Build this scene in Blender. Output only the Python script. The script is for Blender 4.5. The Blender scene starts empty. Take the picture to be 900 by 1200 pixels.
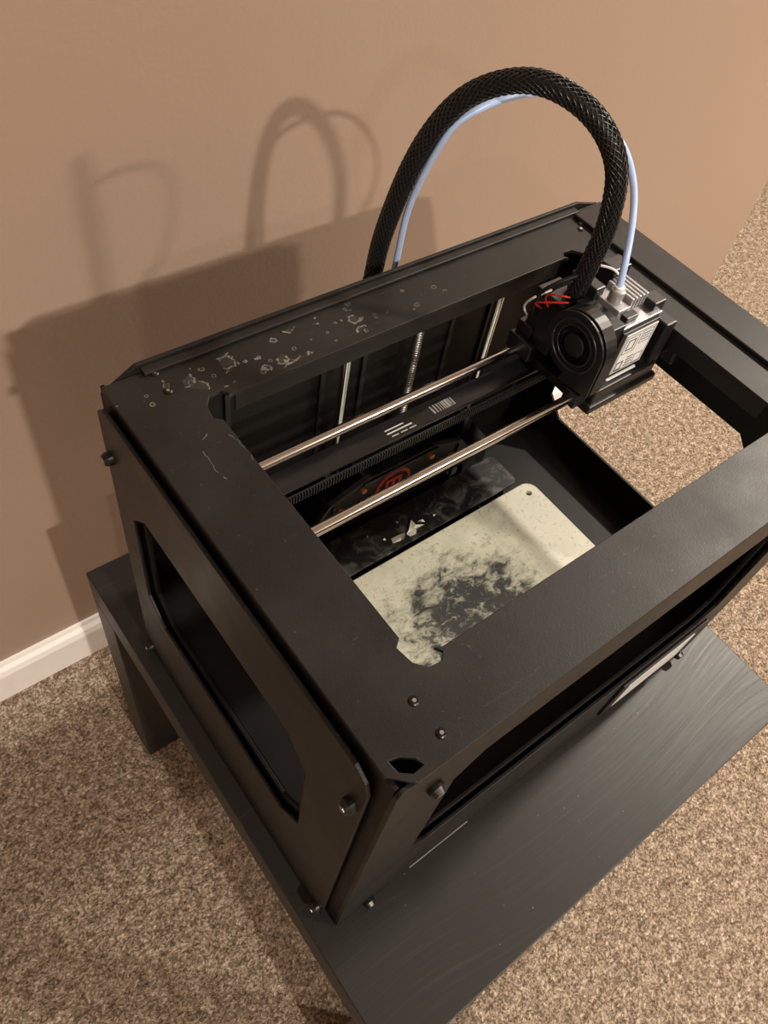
import bpy, bmesh, math, random
from mathutils import Vector, Matrix
random.seed(7)
scene=bpy.context.scene
TZ=0.45
# ---------------------------------------------------------------- materials
def newmat(name):
    m=bpy.data.materials.new(name); m.use_nodes=True
    nt=m.node_tree; b=nt.nodes["Principled BSDF"]; return m,nt,b
def N(nt,t,**kw):
    n=nt.nodes.new(t)
    for k,v in kw.items():
        if k in n.inputs: n.inputs[k].default_value=v
        else: setattr(n,k,v)
    return n
def L(nt,a,b): nt.links.new(a,b)
def coords(nt,scale=(1,1,1)):
    tc=N(nt,'ShaderNodeTexCoord'); mp=N(nt,'ShaderNodeMapping'); mp.inputs['Scale'].default_value=scale
    L(nt,tc.outputs['Object'],mp.inputs['Vector']); return mp.outputs['Vector']
def ramp(nt,fac,stops):
    r=N(nt,'ShaderNodeValToRGB'); e=r.color_ramp.elements
    while len(e)<len(stops): e.new(.5)
    for i,(p,c) in enumerate(stops):
        e[i].position=p; e[i].color=(c[0],c[1],c[2],1) if isinstance(c,(tuple,list)) else (c,c,c,1)
    L(nt,fac,r.inputs['Fac']); return r.outputs['Color']
def noise(nt,vec,scale,detail=2,rough=.5,dist=0):
    n=N(nt,'ShaderNodeTexNoise'); n.inputs['Scale'].default_value=scale; n.inputs['Detail'].default_value=detail
    n.inputs['Roughness'].default_value=rough; n.inputs['Distortion'].default_value=dist; L(nt,vec,n.inputs['Vector']); return n.outputs['Fac']
def bump(nt,b,h,strength,dist):
    bp=N(nt,'ShaderNodeBump'); bp.inputs['Strength'].default_value=strength; bp.inputs['Distance'].default_value=dist
    L(nt,h,bp.inputs['Height']); L(nt,bp.outputs['Normal'],b.inputs['Normal'])
def math_(nt,op,a,b=None):
    n=N(nt,'ShaderNodeMath',operation=op)
    for i,v in enumerate((a,b)):
        if v is None: continue
        if isinstance(v,(int,float)): n.inputs[i].default_value=v
        else: L(nt,v,n.inputs[i])
    return n.outputs[0]
def mixc(nt,f,a,b):
    n=N(nt,'ShaderNodeMix',data_type='RGBA')
    if isinstance(f,(int,float)): n.inputs[0].default_value=f
    else: L(nt,f,n.inputs[0])
    for i,v in ((6,a),(7,b)):
        if isinstance(v,tuple): n.inputs[i].default_value=(v[0],v[1],v[2],1)
        else: L(nt,v,n.inputs[i])
    return n.outputs[2]
def simple(name,col,rough=.5,metal=0,bscale=0,bstr=.2,bdist=.0003,var=.15,spec=.5):
    m,nt,b=newmat(name); v=coords(nt)
    nz=noise(nt,v,60,4)
    c=ramp(nt,nz,[(.3,tuple(x*(1-var) for x in col)),(.7,tuple(min(1,x*(1+var)) for x in col))])
    L(nt,c,b.inputs['Base Color']); b.inputs['Roughness'].default_value=rough; b.inputs['Metallic'].default_value=metal
    b.inputs['Specular IOR Level'].default_value=spec
    if bscale: bump(nt,b,noise(nt,v,bscale,3),bstr,bdist)
    return m
def ellipse(nt,cx,cy,rx,ry):
    tc=N(nt,'ShaderNodeTexCoord'); sx=N(nt,'ShaderNodeSeparateXYZ'); L(nt,tc.outputs['Object'],sx.inputs[0])
    dx=math_(nt,'DIVIDE',math_(nt,'SUBTRACT',sx.outputs[0],cx),rx); dy=math_(nt,'DIVIDE',math_(nt,'SUBTRACT',sx.outputs[1],cy),ry)
    return math_(nt,'SUBTRACT',1.0,math_(nt,'ADD',math_(nt,'MULTIPLY',dx,dx),math_(nt,'MULTIPLY',dy,dy)))
# powder-coated black steel with dust
def powder(name,stains=False,base=.011,rough=.42,spec=.35,dustc=.030):
    m,nt,b=newmat(name); v=coords(nt)
    fine=noise(nt,v,1100,2); big=noise(nt,v,14,5,.6)
    dust=ramp(nt,big,[(.42,0.0),(.78,1.0)])
    c=mixc(nt,math_(nt,'MULTIPLY',dust,.30),(base*1.1,base,base*.95),(dustc*1.1,dustc,dustc*.95))
    if stains or dustc>.02:
        spk=ramp(nt,noise(nt,v,380,1),[(.75,0.0),(.79,1.0)])
        c=mixc(nt,math_(nt,'MULTIPLY',spk,.25),c,(.20,.19,.17))
    if stains:
        wob=noise(nt,v,300,2)
        blobs=None
        for sc_,th,rmax,cx,cy,rx,ry in ((72,.45,.55,.125,.297,.085,.016),(190,.86,.4,.14,.299,.15,.018)):
            vd=N(nt,'ShaderNodeTexVoronoi',feature='F1'); vd.inputs['Scale'].default_value=sc_; L(nt,v,vd.inputs['Vector'])
            bw=N(nt,'ShaderNodeSeparateColor'); L(nt,vd.outputs['Color'],bw.inputs[0])
            d=math_(nt,'ADD',vd.outputs['Distance'],math_(nt,'MULTIPLY',math_(nt,'SUBTRACT',wob,.5),.45))
            rad=math_(nt,'ADD',math_(nt,'MULTIPLY',bw.outputs[1],rmax),.06)
            ring=math_(nt,'LESS_THAN',math_(nt,'ABSOLUTE',math_(nt,'SUBTRACT',d,rad)),.040)
            inside=math_(nt,'MULTIPLY',math_(nt,'LESS_THAN',d,rad),.12)
            pres=math_(nt,'GREATER_THAN',bw.outputs[0],th)
            msk=math_(nt,'GREATER_THAN',math_(nt,'ADD',ellipse(nt,cx,cy,rx,ry),math_(nt,'MULTIPLY',math_(nt,'SUBTRACT',noise(nt,v,40,2),.5),1.0)),0.0)
            f=math_(nt,'MULTIPLY',math_(nt,'MULTIPLY',math_(nt,'MAXIMUM',ring,inside),pres),msk)
            blobs=f if blobs is None else math_(nt,'MAXIMUM',blobs,f)
        f=math_(nt,'MULTIPLY',blobs,math_(nt,'MULTIPLY',noise(nt,v,120,3),1.0))
        c=mixc(nt,f,c,(.27,.26,.24))
        e=ellipse(nt,.040,.232,.013,.020)
        e=math_(nt,'ADD',e,math_(nt,'MULTIPLY',math_(nt,'SUBTRACT',noise(nt,v,90,2),.5),1.4))
        sf=math_(nt,'MULTIPLY',math_(nt,'LESS_THAN',math_(nt,'ABSOLUTE',e),.035),math_(nt,'GREATER_THAN',noise(nt,v,55,1),.50))
        c=mixc(nt,math_(nt,'MULTIPLY',sf,.5),c,(.17,.16,.15))
        for vs_,s_,lv in (((1,9,1),9,.68),((7,1,1),8,.70),((3,6,1),14,.70)):
            w=noise(nt,coords(nt,vs_),s_,3,.7)
            sc=math_(nt,'LESS_THAN',math_(nt,'ABSOLUTE',math_(nt,'SUBTRACT',w,lv)),.0014)
            c=mixc(nt,math_(nt,'MULTIPLY',sc,.3),c,(.15,.14,.13))
    L(nt,c,b.inputs['Base Color']); b.inputs['Specular IOR Level'].default_value=spec
    r=ramp(nt,big,[(.3,rough-.04),(.7,rough+.10)]); L(nt,r,b.inputs['Roughness'])
    bump(nt,b,fine,.28,.0003)
    return m
M_top=powder('powder_coat_top',True,.009,.44,.34)
M_body=powder('powder_coat_body',False,.007,.42,.33)
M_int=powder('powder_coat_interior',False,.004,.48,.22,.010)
M_plastic=simple('black_plastic',(.009,.009,.010),.36,0,300,.1,spec=.5)
M_rubber=simple('black_rubber',(.007,.007,.007),.6,spec=.3)
M_dark=simple('dark_recess',(.002,.002,.002),.9,spec=.05)
M_bolt=simple('black_oxide_steel',(.02,.019,.018),.3,.6)
M_chrome=simple('polished_rod_steel',(.62,.62,.61),.14,1,0,var=.05)
M_steel=simple('brushed_steel',(.48,.48,.48),.35,1)
M_tube=simple('ptfe_tube',(.42,.58,.92),.3,0,0,var=.04)
M_braid=simple('nylon_braid',(.010,.010,.011),.28)
M_red=simple('red_wire',(.55,.02,.015),.35)
M_logo=simple('red_logo_print',(.42,.045,.02),.45)
M_white=simple('white_sticker',(.74,.76,.77),.45,0,0,var=.04)
M_print=simple('printed_ink',(.10,.10,.11),.5)
M_grey=simple('grey_bracket',(.36,.36,.37),.35,.4)
M_yellow=simple('yellow_warning',(.75,.52,.03),.5)
M_lcd=simple('lcd_panel_grey',(.50,.51,.51),.45)
M_glint=simple('edge_glint_grey',(.30,.30,.30),.45)  # pale grey for the painted reflection along the front base edge
M_scrap=simple('plastic_scrap',(.42,.42,.36),.4)
M_brass=simple('orange_cap',(.45,.17,.05),.4)
m,nt,b=newmat('barcode_print')
w=noise(nt,coords(nt,(1,.02,.02)),900,1)
L(nt,mixc(nt,math_(nt,'GREATER_THAN',w,.5),(.42,.42,.41),(.02,.02,.02)),b.inputs['Base Color']); M_bar=m
m,nt,b=newmat('dusty_black_tray'); v=coords(nt)
d1=ramp(nt,noise(nt,v,40,8,.75,.8),[(.48,0.0),(.64,1.0)])
L(nt,mixc(nt,math_(nt,'MULTIPLY',d1,.6),(.006,.006,.006),(.13,.13,.12)),b.inputs['Base Color']); b.inputs['Roughness'].default_value=.45; M_tray=m
# build plate: taped, smeared glue, dark scuffs
m,nt,b=newmat('taped_build_plate'); v=coords(nt)
n1=noise(nt,v,22,8,.65); n2=noise(nt,coords(nt,(1,1.7,1)),60,9,.75,.6); n3=noise(nt,v,260,3,.6); n4=noise(nt,v,26,5,.6,1.0)
c=ramp(nt,n1,[(.30,(.40,.42,.34)),(.46,(.66,.68,.55)),(.70,(.84,.85,.70))])
bl=math_(nt,'MAXIMUM',ellipse(nt,.228,.125,.085,.068),-1.0)
ff=math_(nt,'ADD',math_(nt,'ADD',math_(nt,'MULTIPLY',bl,.16),math_(nt,'MULTIPLY',n2,.68)),math_(nt,'MULTIPLY',n4,.34))
dk=ramp(nt,ff,[(.47,0.0),(.56,.35),(.64,1.0)])
c=mixc(nt,math_(nt,'MULTIPLY',dk,.94),c,(.032,.036,.045))
bare=ramp(nt,math_(nt,'MULTIPLY',ellipse(nt,.365,.137,.045,.12),1.0),[(0.0,0.0),(.35,1.0)])
c2=mixc(nt,n1,(.46,.46,.38),(.58,.575,.48))
c=mixc(nt,math_(nt,'MULTIPLY',bare,.85),c,c2)
sp=math_(nt,'LESS_THAN',n3,.38)
c=mixc(nt,math_(nt,'MULTIPLY',sp,.40),c,(.22,.23,.20))
L(nt,c,b.inputs['Base Color']); b.inputs['Roughness'].default_value=.3; bump(nt,b,n2,.25,.0006); M_plate=m
# wood veneer
m,nt,b=newmat('black_brown_wood_veneer')
warp=noise(nt,coords(nt,(1,2.2,1)),2.6,1,.4)
mp=N(nt,'ShaderNodeCombineXYZ'); tc=N(nt,'ShaderNodeTexCoord'); sx=N(nt,'ShaderNodeSeparateXYZ'); L(nt,tc.outputs['Object'],sx.inputs[0])
yy=math_(nt,'ADD',math_(nt,'ADD',sx.outputs[1],math_(nt,'MULTIPLY',warp,.10)),sx.outputs[2])
L(nt,math_(nt,'MULTIPLY',sx.outputs[0],9.0),mp.inputs[0]); L(nt,math_(nt,'MULTIPLY',yy,330.0),mp.inputs[1])
g=noise(nt,mp.outputs[0],1.0,4,.7)
c=ramp(nt,g,[(.30,(.0105,.010,.0098)),(.55,(.014,.0135,.013)),(.74,(.028,.027,.026))])
spk=ramp(nt,noise(nt,coords(nt),300,1),[(.77,0.0),(.80,1.0)])
c=mixc(nt,math_(nt,'MULTIPLY',spk,.4),c,(.3,.28,.26))
L(nt,c,b.inputs['Base Color']); L(nt,ramp(nt,g,[(.3,.50),(.7,.42)]),b.inputs['Roughness']); b.inputs['Specular IOR Level'].default_value=.40
bump(nt,b,g,.12,.0002); M_wood=m
# wall
m,nt,b=newmat('brown_wall_paint'); v=coords(nt)
c=ramp(nt,noise(nt,v,1.2,3),[(.3,(.330,.243,.188)),(.7,(.355,.262,.203))])
L(nt,c,b.inputs['Base Color']); b.inputs['Roughness'].default_value=.42; bump(nt,b,noise(nt,v,170,4,.6),.12,.002); M_wall=m
M_trim=simple('white_trim_paint',(.82,.81,.79),.35,0,0,var=.02)
M_ceil=simple('ceiling_paint',(.82,.81,.80),.9,0,80,.1,.002,.02)
# carpet
m,nt,b=newmat('beige_carpet'); v=coords(nt)
a1=noise(nt,v,230,3,.75,.5); a2=noise(nt,v,75,3,.6); a3=noise(nt,v,6,3,.5)
h=math_(nt,'ADD',math_(nt,'MULTIPLY',a1,.65),math_(nt,'MULTIPLY',a2,.35))
c=ramp(nt,h,[(.36,(.055,.038,.026)),(.46,(.22,.162,.115)),(.54,(.46,.362,.275)),(.64,(.80,.67,.54))])
c=mixc(nt,math_(nt,'MULTIPLY',a3,.25),c,(.30,.225,.165))
L(nt,c,b.inputs['Base Color']); b.inputs['Roughness'].default_value=.95; b.inputs['Specular IOR Level'].default_value=.1
bump(nt,b,h,1.0,.014); M_carpet=m
# ---------------------------------------------------------------- geometry helpers
def link(o,parent=None):
    bpy.context.collection.objects.link(o)
    if parent: o.parent=parent
    return o
def from_bm(name,bm,mat,parent=None,bev=0,smooth=False,seg=2):
    me=bpy.data.meshes.new(name); bmesh.ops.recalc_face_normals(bm,faces=bm.faces); bm.to_mesh(me); bm.free()
    if smooth:
        for p in me.polygons: p.use_smooth=True
    for mm in (mat if isinstance(mat,list) else [mat]): me.materials.append(mm)
    o=link(bpy.data.objects.new(name,me),parent)
    if bev:
        md=o.modifiers.new('bev','BEVEL'); md.width=bev; md.segments=seg; md.limit_method='ANGLE'
    return o
def bbox(bm,a,b):
    x0,y0,z0=a;x1,y1,z1=b
    vs=[bm.verts.new(p) for p in [(x0,y0,z0),(x1,y0,z0),(x1,y1,z0),(x0,y1,z0),(x0,y0,z1),(x1,y0,z1),(x1,y1,z1),(x0,y1,z1)]]
    for f in [(0,3,2,1),(4,5,6,7),(0,1,5,4),(1,2,6,5),(2,3,7,6),(3,0,4,7)]: bm.faces.new([vs[i] for i in f])
def box(name,a,b,mat,parent=None,bev=.0006):
    bm=bmesh.new(); bbox(bm,a,b); return from_bm(name,bm,mat,parent,bev)
def boxes(name,lst,mat,parent=None,bev=.0006):
    bm=bmesh.new()
    for a,b in lst: bbox(bm,a,b)
    return from_bm(name,bm,mat,parent,bev)
def bcyl(bm,p0,p1,r,seg=24,r1=None):
    p0=Vector(p0);p1=Vector(p1);d=p1-p0
    M=Matrix.Translation((p0+p1)/2)@d.to_track_quat('Z','Y').to_matrix().to_4x4()
    bmesh.ops.create_cone(bm,cap_ends=True,segments=seg,radius1=r,radius2=r if r1 is None else r1,depth=d.length,matrix=M)
def cyl(name,p0,p1,r,mat,parent=None,seg=24,bev=0,r1=None):
    bm=bmesh.new(); bcyl(bm,p0,p1,r,seg,r1); o=from_bm(name,bm,mat,parent,bev,True)
    md=o.modifiers.new('es','EDGE_SPLIT'); md.split_angle=math.radians(40); return o
def plate(name,loops,thick,origin,u,v,mat,parent=None,bev=.0004):
    cu=bpy.data.curves.new(name,'CURVE'); cu.dimensions='2D'; cu.fill_mode='BOTH'
    cu.extrude=thick/2-bev; cu.bevel_depth=bev; cu.bevel_resolution=1
    for lp in loops:
        s=cu.splines.new('POLY'); s.points.add(len(lp)-1); s.use_cyclic_u=True
        for i,p in enumerate(lp): s.points[i].co=(p[0],p[1],0,1)
    o=bpy.data.objects.new(name,cu); bpy.context.collection.objects.link(o)
    dg=bpy.context.evaluated_depsgraph_get(); me=bpy.data.meshes.new_from_object(o.evaluated_get(dg))
    bpy.data.objects.remove(o)
    u=Vector(u);v=Vector(v);n=u.cross(v)
    M=Matrix.Translation(Vector(origin))@Matrix((u,v,n)).transposed().to_4x4()
    me.transform(M); me.materials.clear(); me.materials.append(mat)
    bm=bmesh.new(); bm.from_mesh(me); bmesh.ops.remove_doubles(bm,verts=bm.verts,dist=1e-6); bmesh.ops.recalc_face_normals(bm,faces=bm.faces)
    for f in bm.faces: f.smooth=False
    bm.to_mesh(me); bm.free()
    me.name=name
    return link(bpy.data.objects.new(name,me),parent)
def rrect(x0,y0,x1,y1,r,seg=5,ch=False):
    pts=[]
    for cx,cy,a0 in ((x1-r,y0+r,-90),(x1-r,y1-r,0),(x0+r,y1-r,90),(x0+r,y0+r,180)):
        for i in range((1 if ch else seg)+1):
            a=math.radians(a0+90*i/(1 if ch else seg)); pts.append((cx+r*math.cos(a),cy+r*math.sin(a)))
    return pts
def smooth_path(pts,n=12,relax=6):
    P=[Vector(p) for p in pts]; out=[]
    for i in range(len(P)-1):
        p0=P[max(i-1,0)];p1=P[i];p2=P[i+1];p3=P[min(i+2,len(P)-1)]
        for k in range(n):
            t=k/n
            out.append(.5*((2*p1)+(p2-p0)*t+(2*p0-5*p1+4*p2-p3)*t*t+(3*p1-p0-3*p2+p3)*t**3))
    out.append(P[-1])
    for _ in range(relax):
        out=[out[0]]+[(out[i-1]+out[i]*2+out[i+1])/4 for i in range(1,len(out)-1)]+[out[-1]]
    return out
def frames(path):
    T=[(path[min(i+1,len(path)-1)]-path[max(i-1,0)]).normalized() for i in range(len(path))]
    n=T[0].orthogonal().normalized(); F=[]
    for t in T:
        n=(n-t*n.dot(t)).normalized(); F.append((n,t.cross(n)))
    return F
def sweep(bm,path,r,seg=16):
    F=frames(path); rings=[]
    for p,(a,b_) in zip(path,F):
        rings.append([bm.verts.new(p+(a*math.cos(2*math.pi*k/seg)+b_*math.sin(2*math.pi*k/seg))*r) for k in range(seg)])
    for i in range(len(rings)-1):
        for k in range(seg):
            bm.faces.new((rings[i][k],rings[i][(k+1)%seg],rings[i+1][(k+1)%seg],rings[i+1][k]))
    bm.faces.new(rings[0][::-1]); bm.faces.new(rings[-1])
def tube(name,pts,r,mat,parent=None,seg=16,n=12,relax=6):
    bm=bmesh.new(); sweep(bm,smooth_path(pts,n,relax),r,seg); return from_bm(name,bm,mat,parent,0,True)
def bolt(bm_b,bm_s,pos,ax,r=.0045,h=.003):
    ax=Vector(ax);p=Vector(pos)
    bcyl(bm_b,p,p+ax*h*.5,r,20); bcyl(bm_b,p+ax*h*.5,p+ax*h,r,20,r*.72)
    bcyl(bm_s,p+ax*h,p+ax*(h+.0002),r*.42,6)
# ---------------------------------------------------------------- room
WY=.60; WX=1.50
boxes('wall_back',[((-2.6,WY,0),(WX,WY+.12,2.4))],M_wall,None,0)
box('wall_return',(WX-.12,WY+.12,0),(WX,3.4,2.4),M_wall,None,0)
box('wall_left',(-2.72,-3.6,0),(-2.6,WY+.12,2.4),M_wall,None,0)
box('wall_front',(-2.72,-3.72,0),(4.4,-3.6,2.4),M_wall,None,0)
box('wall_right',(4.4,-3.72,0),(4.52,3.52,2.4),M_wall,None,0)
box('wall_far',(WX-.12,3.4,0),(4.4,3.52,2.4),M_wall,None,0)
box('floor',(-2.72,-3.72,-.1),(4.52,3.52,0),M_carpet,None,0)
box('ceiling',(-2.72,-3.72,2.4),(4.52,3.52,2.5),M_ceil,None,0)
def baseboard(name,x0,x1):
    prof=[(0,0),(-.014,0),(-.014,.062),(-.011,.072),(-.006,.078),(-.004,.084),(0,.084)]
    bm=bmesh.new(); A=[bm.verts.new((x0,WY+p[0],p[1])) for p in prof]; B=[bm.verts.new((x1,WY+p[0],p[1])) for p in prof]
    k=len(prof)
    for i in range(k): bm.faces.new((A[i],A[(i+1)%k],B[(i+1)%k],B[i]))
    bm.faces.new(A[::-1]); bm.faces.new(B); return from_bm(name,bm,M_trim)
baseboard('baseboard_back',-2.6,WX+.014)
box('baseboard_return',(WX,WY,0),(WX+.014,3.4,.084),M_trim,None,.002)
# ---------------------------------------------------------------- table
X0,X1,Y0,Y1=-.022,.528,-.113,.437
lg=.05
tl=[((X0,Y0,TZ-.05),(X1,Y1,TZ))]
for x in (X0,X1-lg):
    for y in (Y0,Y1-lg): tl.append(((x,y,0),(x+lg,y+lg,TZ-.0502)))
boxes('side_table',tl,M_wood,None,.0012)
# ---------------------------------------------------------------- printer
W,D,H=.49,.327,.366
P=bpy.data.objects.new('desktop_3d_printer',None); link(P); P.location=(0,0,TZ+.001)
ox0,oy0,ox1,oy1=.053,.051,.413,.277
def hook(cx,cy,sx,sy):
    q=[(0,.018),(-.005,.014),(-.003,.002),(.003,-.0055),(.012,-.0065),(.0165,-.002),(.0145,.0015),(.018,0)]
    return [(cx+sx*a,cy+sy*b) for a,b in q]
hole=hook(ox0,oy0,1,1)+hook(ox1,oy0,-1,1)[::-1]+hook(ox1,oy1,-1,-1)+hook(ox0,oy1,1,-1)[::-1]
outer=[(.012,0),(.478,0),(W,.012),(W,D-.004),(.0,D-.004),(0,.012)]
trihole=[(.0055,.0175),(.0065,.0095),(.0125,.0045),(.0205,.0050),(.0185,.0110),(.0120,.0160)]
plate('top_frame',[outer,hole,trihole],.003,(0,0,H-.0015),(1,0,0),(0,1,0),M_top,P)
box('cavity_shade_plate',(.005,.005,H-.012),(.022,.02,H-.009),M_dark,P,0)  # near-black box under the corner hole, stands in for its shade
boxes('frame_lip',[((ox0+.02,oy1,H-.018),(ox1-.02,oy1+.0015,H-.003)),((ox1,oy0+.02,H-.018),(ox1+.0015,oy1-.02,H-.003)),
  ((ox0-.0015,oy0+.02,H-.012),(ox0,oy1-.02,H-.003)),((ox0+.02,oy0-.0015,H-.012),(ox1-.02,oy0,H-.003))],M_body,P,.0003)
box('rail_cover',(.447,.02,H),(.484,D-.01,H+.004),M_body,P,.001)
bo=[(0,0),(W,0),(W,H-.004),(W-.03,H+.005),(.026,H+.005),(0,H-.010)]
plate('back_panel',[bo],.003,(0,D,0),(1,0,0),(0,0,1),M_body,P)
box('back_panel_lining',(.003,D-.0026,.086),(W-.003,D-.0018,H-.004),M_int,P,0)
boxes('back_lip',[((.028,D-.009,H+.0005),(W-.034,D-.0015,H+.003))],M_top,P,.0008)
plate('back_emboss',[rrect(.09,.13,.185,.325,.012,ch=True),rrect(.094,.134,.181,.321,.010,ch=True)],.003,(0,D-.004,0),(1,0,0),(0,0,1),M_body,P)
plate('back_emboss_2',[rrect(.225,.20,.33,.325,.012,ch=True),rrect(.229,.204,.326,.321,.010,ch=True)],.003,(0,D-.004,0),(1,0,0),(0,0,1),M_body,P)
plate('back_emboss_3',[rrect(.375,.13,.46,.325,.012,ch=True),rrect(.379,.134,.456,.321,.010,ch=True)],.003,(0,D-.004,0),(1,0,0),(0,0,1),M_body,P)
boxes('z_endstop',[((.245,.312,.325),(.290,.323,.345)),((.232,.300,.345),(.305,.323,.352))],M_plastic,P,.001)
boxes('endstop_connector',[((.250,.306,.333),(.268,.312,.340))],M_white,P,.0005)
fo=rrect(0,0,W,H-.003,.004)
plate('front_panel',[fo,rrect(.055,.118,.435,.315,.02,ch=True)],.003,(0,.0015,0),(1,0,0),(0,0,1),M_body,P)
plate('front_inner_frame',[rrect(.03,.09,.46,.345,.01),rrect(.062,.125,.428,.308,.018,ch=True)],.003,(0,.008,0),(1,0,0),(0,0,1),M_int,P)
win=rrect(.070,.122,.290,.268,.022,ch=True)
win2=rrect(.062,.114,.297,.276,.024,ch=True)
side=[(.004,0),(D,0),(D,H-.003),(.004,H-.003)]
cov=[(.016,.002),(D-.002,.002),(D-.002,H-.022),(D-.012,H-.012),(.028,H-.012),(.018,H-.018),(.014,H-.030)]
for nm,x,xo in (('left',.0015,-.0045),('right',W-.0015,W+.0045)):
    plate(nm+'_wall',[side,win],.003,(x,0,0),(0,1,0),(0,0,1),M_int,P)
    plate(nm+'_cover',[cov,win2],.003,(xo,0,0),(0,1,0),(0,0,1),M_body,P,.0008)
    box(nm+'_cover_spacer',(min(x,xo)+.0016,.03,.01),(max(x,xo)-.0016,.05,H-.02),M_dark,P,0)
    box(nm+'_cover_spacer_rear',(min(x,xo)+.0016,.30,.01),(max(x,xo)-.0016,.318,H-.02),M_dark,P,0)
for x in (.005,W-.005): cyl('corner_post',(x,.005,0),(x,.005,H-.012),.005,M_body,P)
box('base_plate',(0,0,0),(W,D,.003),M_int,P)
box('interior_deck',(.003,.010,.083),(W-.003,D-.002,.086),M_int,P,0)
box('lower_bay_left',(.004,.02,.086),(.035,D-.004,.112),M_int,P,.002)
box('lcd_bezel',(.315,-.003,.035),(.445,.0,.105),M_plastic,P,.001)
box('lcd_screen',(.325,-.004,.050),(.425,-.003,.098),M_lcd,P,.0003)
box('base_glint_strip',(.080,-.0005,.0035),(.150,0,.0050),M_glint,P,0)  # thin pale strip painting the edge's reflection
bb=bmesh.new(); bs=bmesh.new()
for y in (.022,.316):
    for z in (.012,.305):
        bolt(bb,bs,(-.006,y,z),(-1,0,0),.0055,.0065); bolt(bb,bs,(W+.006,y,z),(1,0,0),.0055,.0065)
for x in (.032,W-.032):
    for z in (.012,.325): bolt(bb,bs,(x,0,z),(0,-1,0),.0055,.0065)
for p in [(.035,.318),(.035,.299),(.037,.035),(.038,.013),(.452,.035),(.44,.300),(.446,.306)]:
    bolt(bb,bs,(p[0],p[1],H),(0,0,1),.003,.0012)
from_bm('bolt_heads',bb,M_bolt,P); from_bm('bolt_sockets',bs,M_steel,P)
# Z axis
for x in (.19,.36): cyl('z_rod',(x,.303,.087),(x,.303,H-.004),.004,M_chrome,P)
bm=bmesh.new(); bcyl(bm,(.268,.305,.087),(.268,.305,H-.004),.0032,16)
hel=[]
for i in range(0,110*10):
    a=i/10*2*math.pi; z=.09+i/10*.0025
    if z>H-.006: break
    hel.append(Vector((.268+.0038*math.cos(a),.305+.0038*math.sin(a),z)))
sweep(bm,hel,.0008,5)
from_bm('z_leadscrew',bm,M_steel,P,0,True)
for x in (.19,.36):
    cyl('z_bearing',(x,.303,.112),(x,.303,.172),.010,M_plastic,P,24,.001)
    cyl('z_bearing_ring',(x,.303,.172),(x,.303,.174),.0075,M_steel,P)
cyl('z_nut',(.268,.305,.112),(.268,.305,.150),.009,M_brass,P,6)
# Z platform
plate('platform_upright',[[(.135,.090),(.355,.090),(.355,.135),(.325,.178),(.285,.192),(.205,.192),(.165,.178),(.135,.135)],rrect(.150,.105,.19,.135,.006),rrect(.300,.105,.34,.135,.006)],.006,(0,.272,0),(1,0,0),(0,0,1),M_plastic,P,.001)
boxes('upright_ribs',[((.166,.2665,.100),(.169,.2690,.176)),((.318,.2665,.100),(.321,.2690,.176)),((.20,.2665,.188),(.29,.2690,.191)),((.205,.275,.186),(.285,.298,.190))],M_plastic,P,.0006)
boxes('platform_arms',[((.125,.06,.100),(.150,.275,.118)),((.340,.06,.100),(.365,.275,.118)),((.125,.232,.100),(.365,.275,.112)),((.15,.07,.102),(.34,.21,.110)),
   ((.176,.270,.11),(.204,.318,.150)),((.346,.270,.11),(.374,.318,.150)),((.254,.270,.11),(.282,.318,.135))],M_plastic,P,.0015)
bm=bmesh.new()
for x in (.150,.345): bcyl(bm,(x,.240,.112),(x,.240,.124),.006,20)
for x,z in ((.176,.165),(.200,.182),(.282,.182),(.312,.165)): bcyl(bm,(x,.2695,z),(x,.2655,z),.0030,16)
from_bm('leveling_knobs',bm,M_brass,P)
lc=Vector((.238,.2685,.166)); bm=bmesh.new()
ring=[lc+Vector((math.cos(a)*.0195,0,math.sin(a)*.0195)) for a in [i*2*math.pi/48 for i in range(49)]]
sweep(bm,ring,.0019,6)
for dx in (-.008,0,.008): bbox(bm,(lc.x+dx-.0018,lc.y-.0008,lc.z-.009),(lc.x+dx+.0018,lc.y+.0004,lc.z+.007))
bbox(bm,(lc.x-.0098,lc.y-.0008,lc.z+.0062),(lc.x+.0098,lc.y+.0004,lc.z+.0098))
from_bm('logo',bm,M_logo,P)
# build plate
pc=.13
pl_out=rrect(.103,.058,.388,.216,.012,6)
hb=[(.376+.004*math.cos(a),.204+.004*math.sin(a)) for a in [i*2*math.pi/16 for i in range(16)]]
plate('build_plate',[pl_out,hb],.006,(0,0,pc-.003),(1,0,0),(0,1,0),M_plate,P,.0008)
bm=bmesh.new()
for (cx,cy,s,k) in [(.240,.231,.017,9),(.224,.229,.012,7),(.253,.234,.007,5),(.208,.236,.003,5),(.268,.232,.003,4),(.196,.246,.002,4),(.285,.240,.002,4),(.232,.245,.003,5)]:
    a0=random.random()*6; vs=[]
    for i in range(k):
        a=a0+i*2*math.pi/k; r=s*random.uniform(.2,1); vs.append(bm.verts.new((cx+r*math.cos(a),cy+.6*r*math.sin(a),.1325+random.uniform(-.0005,.004))))
    c0=bm.verts.new((cx,cy,.1335))
    for i in range(k): bm.faces.new((vs[i],vs[(i+1)%k],c0))
from_bm('plastic_scraps',bm,M_scrap,P)
plate('debris_tray',[rrect(.11,.222,.375,.262,.006)],.003,(0,0,.130),(1,0,0),(0,1,0),M_tray,P)
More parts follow.
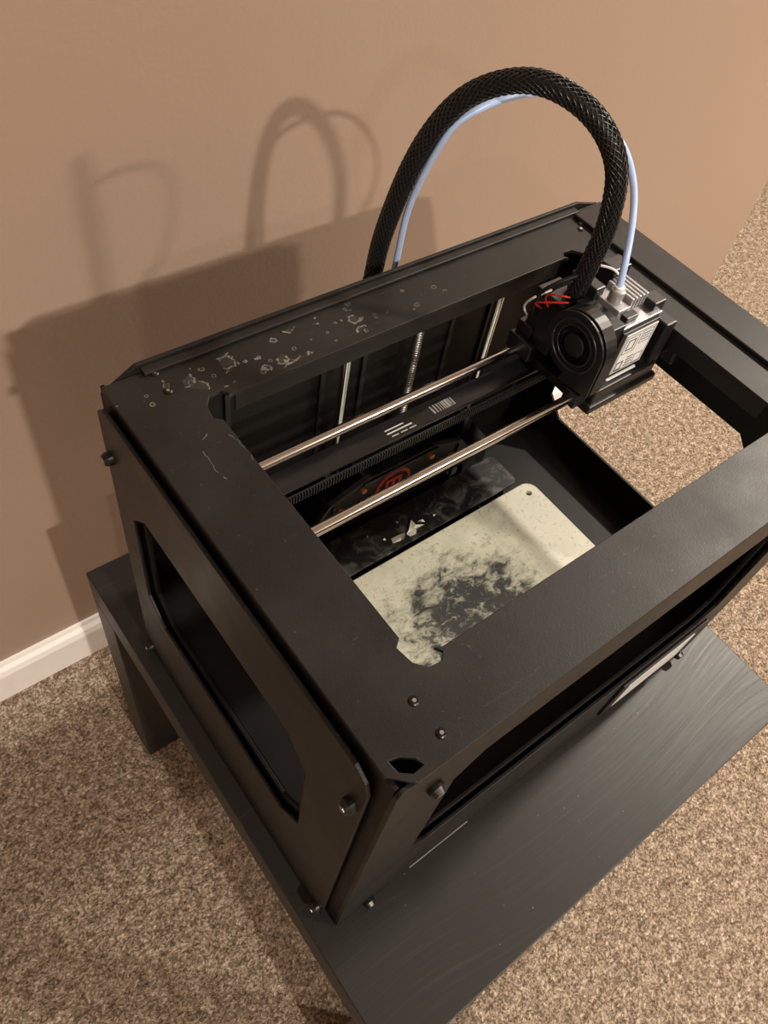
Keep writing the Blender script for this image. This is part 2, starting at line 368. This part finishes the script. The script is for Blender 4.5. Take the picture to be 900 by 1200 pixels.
# X gantry
RZ=.326
for y in (.175,.2405): cyl('x_rod',(.030,y,RZ),(.462,y,RZ),.004,M_chrome,P)
for x in (.024,.466): cyl('y_rod',(x,.01,RZ+.008),(x,.318,RZ+.008),.004,M_chrome,P)
boxes('gantry_ends',[((.014,.165,.312),(.048,.252,.340)),((.442,.165,.312),(.476,.252,.340))],M_plastic,P,.002)
box('x_belt_guard',(.05,.220,.311),(.442,.239,.314),M_plastic,P,.0005)
bl=[((.05,.2085,.316),(.442,.2098,.323))]
x=.052
while x<.33: bl.append(((x,.2070,.316),(x+.0012,.2086,.323))); x+=.0024
boxes('x_belt',bl,M_rubber,P,0)
box('barcode_label',(.220,.225,.314),(.242,.233,.3143),M_bar,P,0)
boxes('spec_label',[((.176+i*.0085,.2225,.314),(.1825+i*.0085,.2235,.3142)) for i in range(3)]+[((.174,.2260,.314),(.198,.2272,.3142)),((.174,.2295,.314),(.192,.2305,.3142))],M_white,P,0)
# extruder
boxes('x_carriage',[((.328,.160,.314),(.412,.255,.322)),((.332,.163,.320),(.408,.186,.335)),((.332,.230,.320),(.408,.253,.335)),((.336,.170,.333),(.405,.250,.338)),((.398,.165,.320),(.412,.250,.375))],M_plastic,P,.0015)
box('stepper_motor',(.345,.176,.338),(.389,.220,.384),M_plastic,P,.003)
boxes('motor_plates',[((.346,.170,.338),(.390,.174,.384))],M_plastic,P,.0006)
boxes('motor_cap',[((.343,.172,.3845),(.392,.222,.3875))],M_steel,P,.0006)
box('motor_label',(.351,.1690,.341),(.388,.1698,.381),M_white,P,0)
pr=[]
def fr(x0,z0,x1,z1,t=.0006):
    for a,b in (((x0,z0),(x1,z0+t)),((x0,z1-t),(x1,z1)),((x0,z0),(x0+t,z1)),((x1-t,z0),(x1,z1))):
        pr.append(((a[0],.16885,a[1]),(b[0],.169,b[1])))
fr(.352,.342,.387,.380); fr(.354,.360,.369,.377); fr(.357,.363,.366,.374,.0012); fr(.372,.365,.385,.378)
fr(.354,.343,.362,.352,.0014); fr(.375,.343,.385,.353)
for i in range(4): pr.append(((.365,.16885,.344+i*.003),(.373,.169,.3452+i*.003)))
for i in range(3): pr.append(((.374,.16885,.368+i*.003),(.383,.169,.369+i*.003)))
boxes('label_print',pr,M_print,P,0)
boxes('nozzle_block',[((.350,.168,.320),(.386,.19,.336))],M_white,P,.001)
plate('warning_label',[[(0,0),(.012,0),(.006,.010)]],.0006,(.350,.1675,.323),(1,0,0),(0,0,1),M_yellow,P,.0001)
fins=[((.366+i*.0042,.186,.3875),(.3685+i*.0042,.212,.398)) for i in range(5)]
boxes('top_bracket',[((.350,.184,.3875),(.363,.215,.394))]+fins,M_grey,P,.0005)
boxes('top_clips',[((.343,.205,.3875),(.354,.232,.402)),((.352,.176,.3875),(.366,.183,.392)),((.384,.176,.380),(.398,.190,.394)),((.325,.215,.335),(.350,.245,.385)),((.372,.213,.3875),(.392,.228,.404))],M_plastic,P,.001)
boxes('carriage_brackets',[((.318,.226,.322),(.328,.252,.338)),((.322,.234,.338),(.334,.250,.350)),((.316,.168,.320),(.330,.182,.334))],M_plastic,P,.001)
cyl('tube_fitting',(.357,.196,.3935),(.357,.196,.404),.0058,M_grey,P,20,.0008)
cyl('tube_collet',(.357,.196,.404),(.357,.196,.407),.0042,M_white,P,20)
# blower fan facing -X
fc=Vector((.318,.190,.370)); FR=.0275
hs=[]
for i in range(28):
    a=math.radians(-90+i*(270/27)); hs.append((fc.y+FR*math.cos(a),fc.z+FR*math.sin(a)))
hs+=[(fc.y-FR,fc.z-.032),(fc.y+.002,fc.z-.036)]
inl=[(fc.y+.0165*math.cos(i*2*math.pi/32),fc.z+.0165*math.sin(i*2*math.pi/32)) for i in range(32)]
plate('blower_face',[hs,inl],.002,(fc.x,0,0),(0,1,0),(0,0,1),M_plastic,P,.0004)
plate('blower_body',[hs],.012,(fc.x+.0095,0,0),(0,1,0),(0,0,1),M_plastic,P,.0004)
bm=bmesh.new(); sweep(bm,[fc+Vector((-.0012,.0215*math.cos(a),.0215*math.sin(a))) for a in [i*2*math.pi/48 for i in range(49)]],.0011,6)
sweep(bm,[fc+Vector((-.0010,.0165*math.cos(a),.0165*math.sin(a))) for a in [i*2*math.pi/48 for i in range(49)]],.0008,6)
from_bm('blower_ring',bm,M_plastic,P,0,True)
cyl('blower_hub',fc+Vector((.0034,0,0)),fc+Vector((-.0016,0,0)),.0095,M_rubber,P,32,.0008)
bm=bmesh.new()
for i in range(26):
    a=i*2*math.pi/26; c0=Vector((0,math.cos(a),math.sin(a))); c1=Vector((0,math.cos(a+.22),math.sin(a+.22)))
    q=[fc+c0*.0125,fc+c1*.0158]
    v=[bm.verts.new(q[0]+Vector((.003,0,0))),bm.verts.new(q[1]+Vector((.003,0,0))),bm.verts.new(q[1]-Vector((.0006,0,0))),bm.verts.new(q[0]-Vector((.0006,0,0)))]
    bm.faces.new(v)
o=from_bm('blower_blades',bm,M_rubber,P); md=o.modifiers.new('s','SOLIDIFY'); md.thickness=.0005
boxes('fan_mount',[((.332,.172,.340),(.347,.212,.392))],M_plastic,P,.001)
tube('wire_red',[(.336,.225,.360),(.322,.230,.380),(.314,.226,.394),(.316,.214,.400),(.322,.212,.398)],.0007,M_red,P,8)
tube('wire_red_2',[(.338,.228,.362),(.320,.236,.374),(.309,.229,.386),(.311,.217,.394),(.318,.209,.397)],.0007,M_red,P,8)
tube('wire_black',[(.345,.230,.355),(.332,.238,.372),(.324,.230,.392),(.334,.222,.402)],.0014,M_rubber,P,8)
tube('wire_black_2',[(.325,.240,.360),(.316,.236,.385),(.322,.226,.402),(.338,.220,.408)],.0016,M_rubber,P,8)
tube('wire_white',[(.352,.225,.392),(.362,.228,.402),(.372,.215,.404),(.376,.206,.397)],.001,M_white,P,8)
tube('wire_white_2',[(.330,.246,.350),(.318,.246,.366),(.314,.238,.382),(.324,.230,.392)],.0009,M_white,P,8)
# cable loom
lp=[(.250,.350,.12),(.250,.353,.22),(.254,.358,.345),(.259,.351,.412),(.267,.337,.469),(.281,.317,.508),(.301,.284,.528),(.323,.250,.520),(.337,.226,.494),(.342,.218,.454),(.342,.219,.415),(.342,.222,.375)]
path=smooth_path(lp,24,20)
bm=bmesh.new(); sweep(bm,path,.0068,20); from_bm('cable_loom_core',bm,M_rubber,P,0,True)
F=frames(path); bm=bmesh.new()
cum=[0]
for i in range(1,len(path)): cum.append(cum[-1]+(path[i]-path[i-1]).length)
for k in range(14):
    for s in (1,-1):
        pts=[]
        for i in range(0,len(path)):
            a=2*math.pi*k/14+s*cum[i]/.075*2*math.pi
            rr=.0072+.0003*math.sin(a*7+s*1.5)
            pts.append(path[i]+(F[i][0]*math.cos(a)+F[i][1]*math.sin(a))*rr)
        sweep(bm,pts,.0006,5)
from_bm('cable_loom_braid',bm,M_braid,P,0,True)
tp=[(.262,.350,.15),(.264,.349,.28),(.266,.345,.365),(.266,.342,.416),(.272,.326,.473),(.285,.322,.489),(.312,.315,.500),(.350,.311,.499),(.374,.288,.492),(.388,.261,.480),(.390,.240,.460),(.378,.222,.446),(.362,.205,.430),(.357,.196,.404)]
tube('filament_guide_tube',tp,.0027,M_tube,P,14,14,30)
cyl('loom_clamp',(.254,.331,.335),(.254,.366,.335),.004,M_plastic,P)
# ---------------------------------------------------------------- lights
def downlight(name,x,y,power,size=.15,col=(1,.89,.76)):
    ld=bpy.data.lights.new(name,'AREA'); ld.shape='DISK'; ld.size=size; ld.energy=power; ld.color=col
    o=bpy.data.objects.new(name,ld); link(o); o.location=(x,y,2.385); 
    bm=bmesh.new(); bcyl(bm,(x,y,2.389),(x,y,2.3995),.09,32); from_bm('recessed_light_trim',bm,M_trim)
downlight('added_fill_lamp',-.05,-2.2,90,.10)
downlight('added_fill_lamp',1.75,-2.1,72,.14)
downlight('added_fill_lamp',2.3,.1,105)
downlight('added_fill_lamp',-1.6,-2.6,30)  # fill light added on the left with its trim, to soften shadows
w=bpy.data.worlds.new('World'); scene.world=w; w.use_nodes=True
w.node_tree.nodes['Background'].inputs[0].default_value=(1,.9,.8,1); w.node_tree.nodes['Background'].inputs[1].default_value=.05
# ---------------------------------------------------------------- camera
R=((0.78987,-0.59872,0.13279),(-0.42264,-0.68833,-0.58956),(0.44439,0.40955,-0.79673))
cam=bpy.data.cameras.new('camera'); co=bpy.data.objects.new('camera',cam); link(co)
Mx=Matrix((R[0],[-a for a in R[1]],[-a for a in R[2]])).transposed().to_4x4()
Mx.translation=(-0.121165,-0.059637,0.761309+TZ); co.matrix_world=Mx
cam.sensor_fit='VERTICAL'; cam.sensor_height=36; cam.sensor_width=27; cam.lens=933.1*36/1200; cam.clip_start=.01
scene.camera=co
scene.view_settings.view_transform='Standard'
scene.view_settings.exposure=.08
